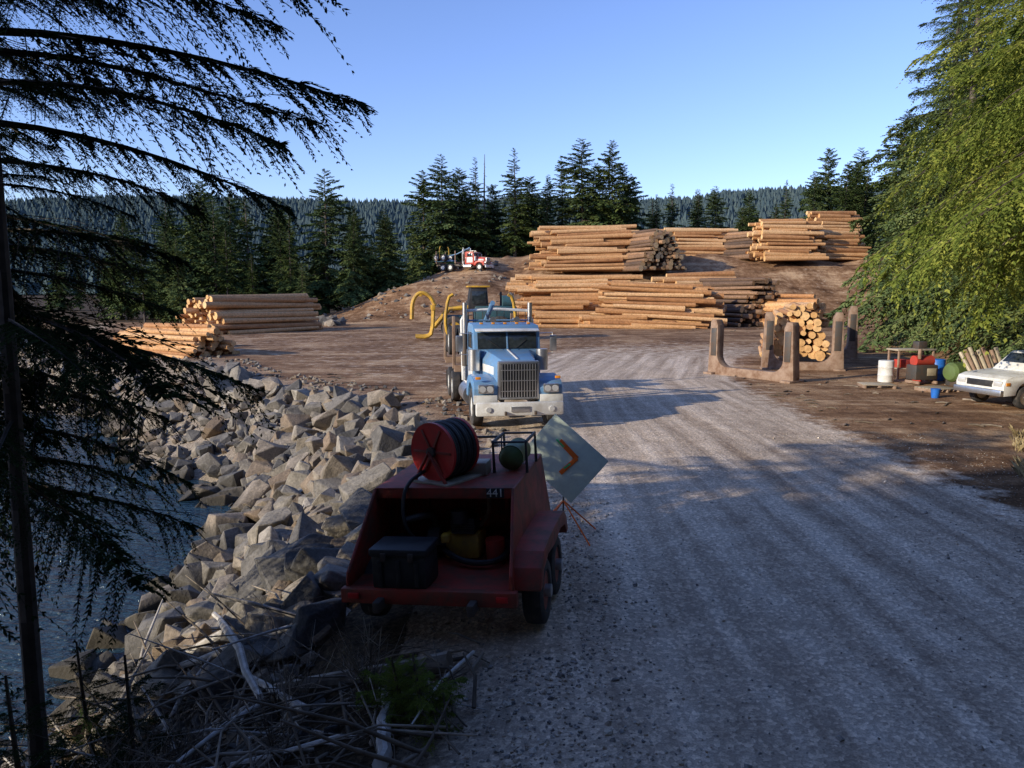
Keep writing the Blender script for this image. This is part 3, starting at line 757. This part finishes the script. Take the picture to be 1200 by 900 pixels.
    for sx in(-1,1):
        for y_ in(6.0,7.3):
            for xx in(.78,1.12): wheel(p,'rear_wheel',(sx*xx,y_,.52),.52,.27,M['white'],.52)
        box('mud_flap',p,(.6,.02,.6),(sx*.95,8.1,.55),M['black'],bev=.004)
    cyl('axle',p,.08,2.2,(0,6.0,.52),M['steel']);cyl('axle',p,.08,2.2,(0,7.3,.52),M['steel']);cyl('front_axle',p,.06,2.0,(0,1.1,.53),M['steel'])
    for y_ in(5.1,8.4):
        box('bunk_beam',p,(2.5,.22,.22),(0,y_,1.2),M['rust'])
        for sx in(-1,1):
            prism('bunk_stake',p,[(y_-.07,1.2),(y_+.07,1.2),(y_+.05,2.9),(y_-.05,2.9)],min(sx*1.2,sx*1.3),max(sx*1.2,sx*1.3),M['rust'],.01)
    for sx in(-1,1):
        box('trailer_rail',p,(.1,3.2,.2),(sx*.45,7.6,1.55),M['blue'])
        for y_ in(7.2,8.45):
            for xx in(.78,1.12): wheel(p,'trailer_wheel',(sx*xx,y_,1.98),.5,.26,M['white'],.52)
    cyl('trailer_axle',p,.07,2.2,(0,7.2,1.98),M['steel']);cyl('trailer_axle',p,.07,2.2,(0,8.45,1.98),M['steel'])
    for sx in(-1,1):
        pts=[(sx*.9,7.8,1.9),(sx*1.22,7.8,2.15),(sx*1.30,7.8,2.7),(sx*1.18,7.8,3.5),(sx*1.0,7.8,3.6)]
        tube('trailer_stake',p,pts,.06,M['yellow'],8,1)
    box('trailer_bunk',p,(2.3,.25,.25),(0,7.8,2.0),M['yellow'])
    tube('reach_pole',p,[(-.25,8.6,1.9),(-.25,5.4,2.5),(-.25,3.2,3.35)],.075,M['blue'],10)
    tube('air_line',p,[(.2,4.05,1.4),(.35,4.6,1.1),(.1,5.2,1.5),(-.2,5.6,2.4)],.02,M['hose'],6,2)
    return p
log_truck((.22,19.3,0.0),R(10),'blue','white')
log_truck((-3.2,108,H1(-3.2,108)),R(62),'cabred','white')

# ------------------------------------------------------------ pump trailer with hose reel
p=empty('hose_reel_trailer',(-.84,7.32,-.03),(0,R(-3.2),R(-12)))
RD=M['red']
box('deck',p,(1.80,2.5,.06),(0,1.28,.56),RD)
box('rear_beam',p,(1.90,.1,.16),(0,.0,.53),RD)
for sx in(-1,1):
    box('tail_lamp',p,(.12,.02,.06),(sx*.80,-.06,.54),M['bred'],bev=.006)
    x0=sx*.80
    prof=[(.03,.59,.10),(.03,.74,.085),(.72,1.47,0),(2.5,1.47,0),(2.5,.59,.10)]
    loft('side_panel',p,[[(x0+sx*(o_)-sx*.012,y_,z_) for y_,z_,o_ in prof],[(x0+sx*(o_)+sx*.012,y_,z_) for y_,z_,o_ in prof]],RD,.003)
    tube('panel_edge',p,[(x0+sx*.1,.03,.60),(x0+sx*.085,.03,.75),(x0,.72,1.475),(x0,2.5,1.475)],.018,RD,6)
    fo=[(.08,.60),(.16,.80),(.34,.92),(.62,.95),(1.55,.95),(1.82,.92),(2.0,.80),(2.08,.60)]
    fi=[(a*.955+.045,b-.03) for a,b in fo][::-1]
    if sx>0:
        prism('fender',p,fo+fi,.84,1.17,RD,.004)
        prism('fender_skirt',p,fo+[(1.98,.60),(1.85,.74),(1.5,.80),(1.06,.76),(.6,.80),(.3,.74),(.18,.60)],1.165,1.18,RD,.003)
    wxx=1.02 if sx>0 else .84
    for y_ in(.68,1.48):
        wheel(p,'wheel',(sx*wxx,y_,.36),.36 if sx>0 else .34,.22,M['red'],.56)
        cyl('hub',p,.07,.16,(sx*(wxx+.08),y_,.36),M['chrome'],'X',14)
    box('frame_rail',p,(.08,3.2,.12),(sx*.5,1.4,.47),M['steel'])
for y_ in(.68,1.48): cyl('axle',p,.04,1.8,(.08,y_,.36),M['steel'])
box('roof_panel',p,(1.60,1.8,.025),(0,1.62,1.48),RD,bev=.005)
box('roof_lip',p,(1.60,.03,.12),(0,.735,1.43),RD,bev=.006)
box('inner_wall',p,(1.56,.03,.86),(0,1.5,1.03),RD,bev=.005)
box('front_wall',p,(1.56,.03,.86),(0,2.48,1.03),RD,bev=.005)
for xx in(-.45,.1,.55): box('wall_rib',p,(.05,.04,.84),(xx,1.47,1.03),RD,bev=.006)
tube('drawbar',p,[(-.5,2.5,.47),(0,3.7,.47),(.5,2.5,.47)],.05,M['steel'],8)
cyl('jack_stand',p,.035,.7,(.12,3.3,.4),M['steel'],'Z',12)
box('number_plate',p,(.2,.01,.11),(.60,.713,1.435),M['black'],bev=.002)
tcu=bpy.data.curves.new('number_text','FONT');tcu.body='441';tcu.size=.13;tcu.align_x='CENTER';tcu.align_y='CENTER';tcu.extrude=.002
tcu.materials.append(M['white']);to=bpy.data.objects.new('number_text',tcu);col.objects.link(to);to.parent=p;to.location=(.60,.704,1.435);to.rotation_euler=(R(90),0,0)
box('tool_box',p,(.60,.42,.36),(-.30,.20,.78),M['black'],bev=.03)
box('tool_box_lid',p,(.64,.46,.09),(-.30,.20,.99),M['black'],bev=.035)
for xx in(-.5,-.30,-.1): box('tool_box_rib',p,(.05,.03,.28),(xx,-.015,.77),M['black'],bev=.01)
for xx in(-.45,-.15): box('tool_box_latch',p,(.06,.02,.09),(xx,-.035,.95),M['steel'],bev=.005)
box('engine_block',p,(.42,.36,.30),(.12,1.08,.76),M['yellow'],bev=.04)
box('engine_shroud',p,(.3,.24,.2),(.15,1.0,1.0),M['black'],bev=.04)
for i in range(6): box('cooling_fin',p,(.26,.012,.012),(.15,.87,.93+i*.028),M['steel'],bev=.002)
cyl('pump_volute',p,.16,.14,(-.22,1.05,.8),M['steel'],'X',20)
lathe('air_filter',p,[(-.08,.03),(-.07,.1),(.07,.1),(.08,.03)],M['black'],(.12,.9,1.12),'Z',18)
tube('pump_outlet',p,[(-.22,1.05,.9),(-.22,1.0,1.1),(-.3,.8,1.15),(-.5,.75,1.1)],.04,M['steel'],8,1)
tube('exhaust_pipe',p,[(.3,1.1,.95),(.42,1.1,1.1),(.42,1.1,1.3)],.025,M['rust'],8,1)
cyl('fuel_can',p,.11,.26,(.52,.9,.73),M['cabred'],'Z',18)
box('battery',p,(.22,.18,.2),(.62,1.2,.7),M['black'])
tube('suction_hose',p,[(-.2,.95,.8),(.1,.7,.68),(.4,.62,.66),(.62,.7,.68),(.66,1.0,.7)],.035,M['hose'],8,2)
box('valve_body',p,(.1,.12,.1),(-.02,.78,.9),M['yellow'],bev=.02)
tube('wire_loom',p,[(-.6,1.4,1.3),(-.3,1.2,1.25),(.1,1.3,1.35),(.4,1.2,1.28),(.6,1.4,1.35)],.012,M['hose'],5,2)
q=empty('reel_assembly',(-.08,1.15,1.85),(0,0,R(-26)));q.parent=p
for ssx,nm in((-1,'reel_disc_front'),(1,'reel_disc_rear')):
    lathe(nm,q,[(ssx*.2-.012,.05),(ssx*.2-.016,.31),(ssx*.2-.02,.34),(ssx*.2+.02,.34),(ssx*.2+.016,.31),(ssx*.2+.012,.05)],M['bred'],(0,0,0),'Y',48)
for i in range(7):
    yy=-.165+i*.055
    rr=.31-.012*(i%2)
    V=[(rr*math.cos(a),yy,rr*math.sin(a)) for a in np.linspace(0,2*math.pi,41)]
    tube('hose_wrap',q,V,.028,M['hose'],8)
cyl('reel_drum',q,.28,.36,(0,0,0),M['hose'],'Y',32)
cyl('reel_hub',q,.06,.52,(0,0,0),M['steel'],'Y',20)
for k in range(6):
    a=k*math.pi/3
    box('reel_spoke',q,(.24,.012,.03),(.17*math.cos(a),-.222,.17*math.sin(a)),M['red'],rot=(0,-a,0),bev=.004)
for sy in(-.28,.28):
    tube('reel_bracket',q,[(-.26,sy,-.36),(0,sy,.0),(.26,sy,-.36)],.022,M['red'],6)
box('reel_base',q,(.6,.62,.04),(0,0,-.35),M['beige'])
tube('hose_tail',p,[(-.30,1.0,1.62),(-.42,.72,1.55),(-.46,.62,1.3),(-.40,.55,1.05),(-.30,.7,.86),(-.05,.85,.8)],.022,M['hose'],8,2)
cyl('green_tank',p,.15,.5,(.62,1.75,1.66),M['green'],'Y',24)
lathe('tank_cap',p,[(0,.14),(.04,.1),(.06,.03)],M['green'],(.62,1.49,1.66),'Y',20,rot=(0,0,math.pi))
for yy in(1.45,2.05): tube('tank_guard',p,[(.42,yy,1.49),(.42,yy,1.86),(.82,yy,1.86),(.82,yy,1.49)],.02,M['black'],6)
for xx in(.42,.82): tube('tank_guard_bar',p,[(xx,1.45,1.86),(xx,2.05,1.86)],.02,M['black'],6)
tube('roof_rail',p,[(-.75,2.4,1.49),(-.75,2.4,1.75),(.3,2.4,1.75),(.3,2.4,1.49)],.018,M['black'],6)
box('roof_box',p,(.34,.26,.16),(.20,1.4,1.57),M['beige'],bev=.02)

# ------------------------------------------------------------ road sign
p=empty('traffic_sign',(.76,10.7,H1(.76,10.7)),(0,0,R(-14)))
sg=empty('sign_face',(0,-.03,1.20),(R(-6),R(40),0));sg.parent=p
box('sign_panel',sg,(1.04,.012,.84),(0,0,0),M['sign'],bev=.004)
ch=empty('sign_marking',(0,-.012,0),(0,R(-30),0));ch.parent=sg
def bar(nm,a,b,w,mt,yy=0):
    dx,dz=b[0]-a[0],b[1]-a[1];L=math.hypot(dx,dz)
    box(nm,ch,(L,.006,w),((a[0]+b[0])/2,yy,(a[1]+b[1])/2),M[mt],rot=(0,-math.atan2(dz,dx),0),bev=.001)
bar('chevron_upper',(-.10,.25),(.20,.04),.075,'orange')
bar('chevron_lower',(.20,.05),(.0,-.22),.065,'orange',-.0035)
bar('green_dash',(-.15,.26),(-.02,.17),.025,'lgreen',-.007)
bar('green_dash_lower',(.04,-.14),(.12,-.05),.025,'lgreen',-.007)
tube('stand_post',p,[(0,.02,.35),(0,.02,1.7)],.014,M['steel'],6)
for a in [(.45,-.3),(.42,.5),(-.45,.35),(-.4,-.35)]: tube('stand_leg',p,[(0,.02,.55),(a[0],a[1],0)],.012,M['orange'],6)

# ------------------------------------------------------------ log cradles
def cradle(x,y,z,yaw,w,h,t=.42):
    p=empty('log_cradle',(x,y,z),(0,0,yaw))
    hw=w/2;pw=.42
    def arc(cx,cz,r,a0,a1,k=7): return [(cx+r*math.cos(R(a)),cz+r*math.sin(R(a))) for a in np.linspace(a0,a1,k)]
    out=[(-hw-.12,0),(-hw,h*.95),(-hw+.05,h),(-hw+pw-.12,h),(-hw+pw,h*.9)]
    out+=arc(-hw+pw+.55,.95,.55,180,270)
    out+=arc(hw-pw-.55,.95,.55,270,360)
    out+=[(hw-pw,h*.9),(hw-pw+.12,h),(hw-.05,h),(hw,h*.95),(hw+.12,0)]
    prism('cradle_frame',p,out,-t/2,t/2,M['rust'],.02,rot=(0,0,R(-90)))
    for sx in(-1,1):
        box('cradle_foot',p,(.5,t+.5,.12),(sx*(hw-.1),0,.06),M['rust'])
        box('stake_plate',p,(.3,.02,h*.5),(sx*(hw-pw/2),-t/2-.011,h*.6),M['steel'],bev=.003)
    return p
cradle(10.4,32.0,H1(10.5,32)-.05,R(-58),4.4,2.5)
cradle(14.0,35.6,H1(14.0,35.6)-.05,R(-14),3.5,2.8)
cradle(17.4,42.0,H1(17.4,42)-.05,R(-14),3.9,3.0)
logstack('log_bundle',14.6,38.6,R(74),5.2,9,8,.19,51,z=H1(14.7,39)+.55,taper=.7,jl=.05)

# ------------------------------------------------------------ pickup
def pickup(loc,yaw):
    p=empty('white_pickup_truck',loc,(0,0,yaw));B=M['white']
    low=[(0.05,.42),(0.02,.75),(.1,.95),(.35,1.03),(1.3,1.12),(3.3,1.14),(3.32,1.16),(5.25,1.16),(5.3,.5)]
    bot=[(4.75,.42)]+[(4.3+.42*math.cos(a),.42+.42*math.sin(a)) for a in np.linspace(.05,math.pi-.05,9)]+[(3.8,.40),(1.4,.40)]+[(.92+.42*math.cos(a),.42+.42*math.sin(a)) for a in np.linspace(.05,math.pi-.05,9)]
    prism('body',p,low+bot,-.9,.9,B,.02)
    loft('cab',p,[[(-.84,1.35,1.1),(.84,1.35,1.1),(.84,3.3,1.13),(-.84,3.3,1.13)],[(-.68,2.0,1.72),(.68,2.0,1.72),(.68,3.15,1.74),(-.68,3.15,1.74)]],B,.03)
    loft('windshield',p,[[(-.76,1.42,1.14),(.76,1.42,1.14),(.76,1.5,1.14),(-.76,1.5,1.14)],[(-.63,1.9,1.66),(.63,1.9,1.66),(.63,2.0,1.66),(-.63,2.0,1.66)]],M['glass'],.003)
    for sx in(-1,1):
        loft('side_window',p,[[(sx*.835,1.65,1.17),(sx*.835,3.1,1.17),(sx*.8,3.1,1.17),(sx*.8,1.65,1.17)],[(sx*.70,2.08,1.66),(sx*.70,3.0,1.66),(sx*.66,3.0,1.66),(sx*.66,2.08,1.66)]],M['glass'],.002)
        for y_ in(.92,4.3): wheel(p,'wheel',(sx*.8,y_,.36),.36,.22,M['chrome'],.6)
        box('headlamp',p,(.3,.06,.16),(sx*.68,.03,.8),M['lamp'],bev=.02)
        box('side_lamp',p,(.02,.16,.1),(sx*.905,.18,.8),M['amber'],bev=.006)
        box('mirror',p,(.16,.08,.16),(sx*1.0,1.75,1.2),M['black'],bev=.02)
        box('door_seam',p,(.006,.012,.6),(sx*.902,1.62,.78),M['black'],bev=0)
        box('door_seam',p,(.006,.012,.6),(sx*.902,2.75,.78),M['black'],bev=0)
        box('body_trim',p,(.012,3.0,.05),(sx*.905,2.6,.66),M['black'],bev=.004)
    box('grille',p,(.95,.04,.2),(0,.03,.78),M['black'],bev=.01)
    box('front_bumper',p,(1.8,.14,.2),(0,-.02,.52),M['chrome'],bev=.03)
    box('rear_bumper',p,(1.7,.12,.16),(0,5.35,.52),M['chrome'],bev=.03)
    box('bed_shade_sheet',p,(1.5,1.7,.02),(0,4.25,1.172),M['black'],bev=0)  # flat black sheet stands in for the shade inside an open bed
pickup((15.0,23.6,H1(15.2,23.5)+.02),R(-76))

# ------------------------------------------------------------ clutter at right
def at(x,y): return (x,y,H1(x,y))
def drum(x,y,mt):
    p=empty('fuel_drum',at(x,y))
    lathe('drum_body',p,[(0,.28),(.02,.3),(.28,.3),(.3,.31),(.32,.3),(.6,.3),(.62,.31),(.64,.3),(.88,.3),(.9,.28)],M[mt],(0,0,0),'Z',28)
drum(15.5,30.5,'white');drum(17.1,30.8,'cabred');drum(17.9,31.0,'bluep');drum(18.9,30.2,'steel');drum(19.3,29.3,'rust')
p=empty('blue_bucket',at(14.9,25.8))
lathe('bucket_body',p,[(0,.12),(.3,.155),(.31,.165),(.33,.165),(.33,.15)],M['bluep'],(0,0,0),'Z',24)
tube('bucket_handle',p,[(-.16,0,.31),(-.12,.1,.2),(.12,.1,.2),(.16,0,.31)],.006,M['steel'],5,1)
p=empty('generator',(16.6,29.8,H1(16.6,29.8)),(0,0,R(10)))
box('generator_housing',p,(1.0,.6,.6),(0,0,.5),M['steel'],bev=.04);cyl('generator_tank',p,.22,.8,(0,0,.95),M['cabred'],'X',20)
box('generator_panel',p,(.4,.02,.3),(.2,-.31,.52),M['beige']);cyl('generator_muffler',p,.07,.4,(-.3,-.2,1.25),M['rust'],'Z')
for sx in(-.4,.4): box('skid_rail',p,(.08,.8,.12),(sx,0,.1),M['rust'])
p=empty('workbench',(17.2,31.8,H1(17.2,31.8)),(0,0,R(8)))
box('bench_top',p,(1.8,.8,.07),(0,0,1.25),M['beige'])
for a in(-.8,.8):
    for b in(-.33,.33): box('bench_leg',p,(.08,.08,1.22),(a,b,.61),M['rust'])
box('bench_shelf',p,(1.6,.7,.04),(0,0,.45),M['beige']);box('storage_crate',p,(.5,.4,.35),(-.4,0,.65),M['cabred']);box('storage_bin',p,(.4,.4,.3),(.4,0,1.44),M['steel'])
p=empty('oil_tank',(17.8,29.2,H1(17.8,29.2)),(0,0,R(15)))
lathe('tank_shell',p,[(-.6,.1),(-.56,.3),(-.45,.38),(.45,.38),(.56,.3),(.6,.1)],M['green'],(0,0,.55),'X',28)
for sx in(-.35,.35): box('tank_saddle',p,(.1,.6,.3),(sx,0,.15),M['steel'])
p=empty('pipe_pile',(18.6,28.3,H1(18.6,28.3)))
for i in range(9): tube('pipe',p,[(i*.17-.7,-.2+.05*i,.0),(i*.17-1.1,.5,1.35+.1*(i%3))],.075,M['rust'] if i%2 else M['beige'],10)
for k,(x,y,a) in enumerate([(16.0,27.6,.3),(14.2,28.6,-.2),(19.8,31.6,.5)]):
    p=empty('wooden_pallet',(x,y,H1(x,y)),(0,0,a))
    for i in range(6): box('pallet_slat',p,(1.2,.12,.022),(0,-.42+i*.168,.131),M['beige'],bev=.003)
    for i in(-1,0,1): box('pallet_runner',p,(.09,1.0,.11),(i*.53,0,.06),M['rust'],bev=.003)

# ------------------------------------------------------------ wheel loader with log grapple
p=empty('log_loader',(-3.3,60,0),(0,0,R(8)),1.12)
box('rear_body',p,(3.0,2.0,1.3),(1.7,0,1.75),M['teal'],bev=.12);box('front_frame',p,(1.8,1.2,.9),(-1.1,0,1.3),M['teal'],bev=.08)
loft('cab',p,[[(-.3,-.8,2.2),(1.2,-.8,2.2),(1.2,.8,2.2),(-.3,.8,2.2)],[(-.1,-.72,3.7),(1.1,-.72,3.7),(1.1,.72,3.7),(-.1,.72,3.7)]],M['black'],.05)
box('cab_roof',p,(1.6,1.7,.12),(.5,0,3.78),M['yellow'],bev=.04);box('cab_window',p,(1.0,.02,.9),(.5,-.79,3.0),M['glass'],rot=(R(-3),0,0))
cyl('exhaust',p,.08,1.0,(2.2,.3,2.9),M['steel'],'Z');cyl('radiator_drum',p,.45,.8,(2.6,-.5,2.7),M['teal'],'X')
for x_ in(-1.3,2.0):
    for sy in(-1,1):
        e=empty('wheel_hub',(x_,sy*1.15,.85),(0,0,R(90)));e.parent=p;wheel(e,'loader_wheel',(0,0,0),.85,.6,M['yellow'],.5)
for sy in(-.6,.6): tube('lift_arm',p,[(-.2,sy,2.3),(-1.6,sy,2.2),(-2.7,sy,.9)],.16,M['yellow'],8)
for sy in(-1.1,-.4,.4,1.1):
    tube('fork_tine',p,[(-2.7,sy,2.4),(-2.8,sy,.5),(-3.2,sy,.2),(-4.0,sy,.25)],.10,M['yellow'],8,1)
for sy in(-.9,.9):
    tube('grapple_arm',p,[(-2.6,sy,2.4),(-3.0,sy,3.2),(-3.7,sy,3.4),(-4.2,sy,2.8),(-4.25,sy,1.5)],.14,M['rust' if sy>0 else 'yellow'],8,2)
box('grapple_crossbar',p,(.2,2.0,.25),(-3.6,0,3.2),M['yellow'])
box('fork_crossbar',p,(.25,2.6,.35),(-2.75,0,2.3),M['yellow'])

# ------------------------------------------------------------ light, sky, camera
el=19.5
dirv=Vector((.86*math.cos(R(el)),.5*math.cos(R(el)),-math.sin(R(el))))
L=bpy.data.lights.new('sun','SUN');L.energy=5.0;L.angle=R(.5);L.color=(1,.89,.70)
so=bpy.data.objects.new('sun',L);col.objects.link(so);so.rotation_euler=dirv.to_track_quat('-Z','Y').to_euler();so.location=(-30,-20,40)
w=bpy.data.worlds.new('World');scene.world=w;w.use_nodes=True;nt=w.node_tree
sk=nt.nodes.new('ShaderNodeTexSky');sk.sky_type='NISHITA';sk.sun_disc=False;sk.sun_elevation=R(el);sk.sun_rotation=R(240)
sk.ozone_density=2.5;sk.air_density=1.0;sk.dust_density=.2
tint=mix(nt,1.0,sk.outputs[0],(1.42,1.42,1.88),'MULTIPLY')
bg=nt.nodes['Background'];bg.inputs[1].default_value=.135;nt.links.new(tint,bg.inputs[0])
cam=bpy.data.cameras.new('camera');cam.lens=26;cam.sensor_width=36;cam.clip_end=5000;cam.clip_start=.05
co=bpy.data.objects.new('camera',cam);col.objects.link(co);co.location=(0,0,3.6);co.rotation_euler=(R(90-6.9),0,0)
scene.camera=co
scene.view_settings.view_transform='Standard';scene.view_settings.look='None';scene.view_settings.exposure=0
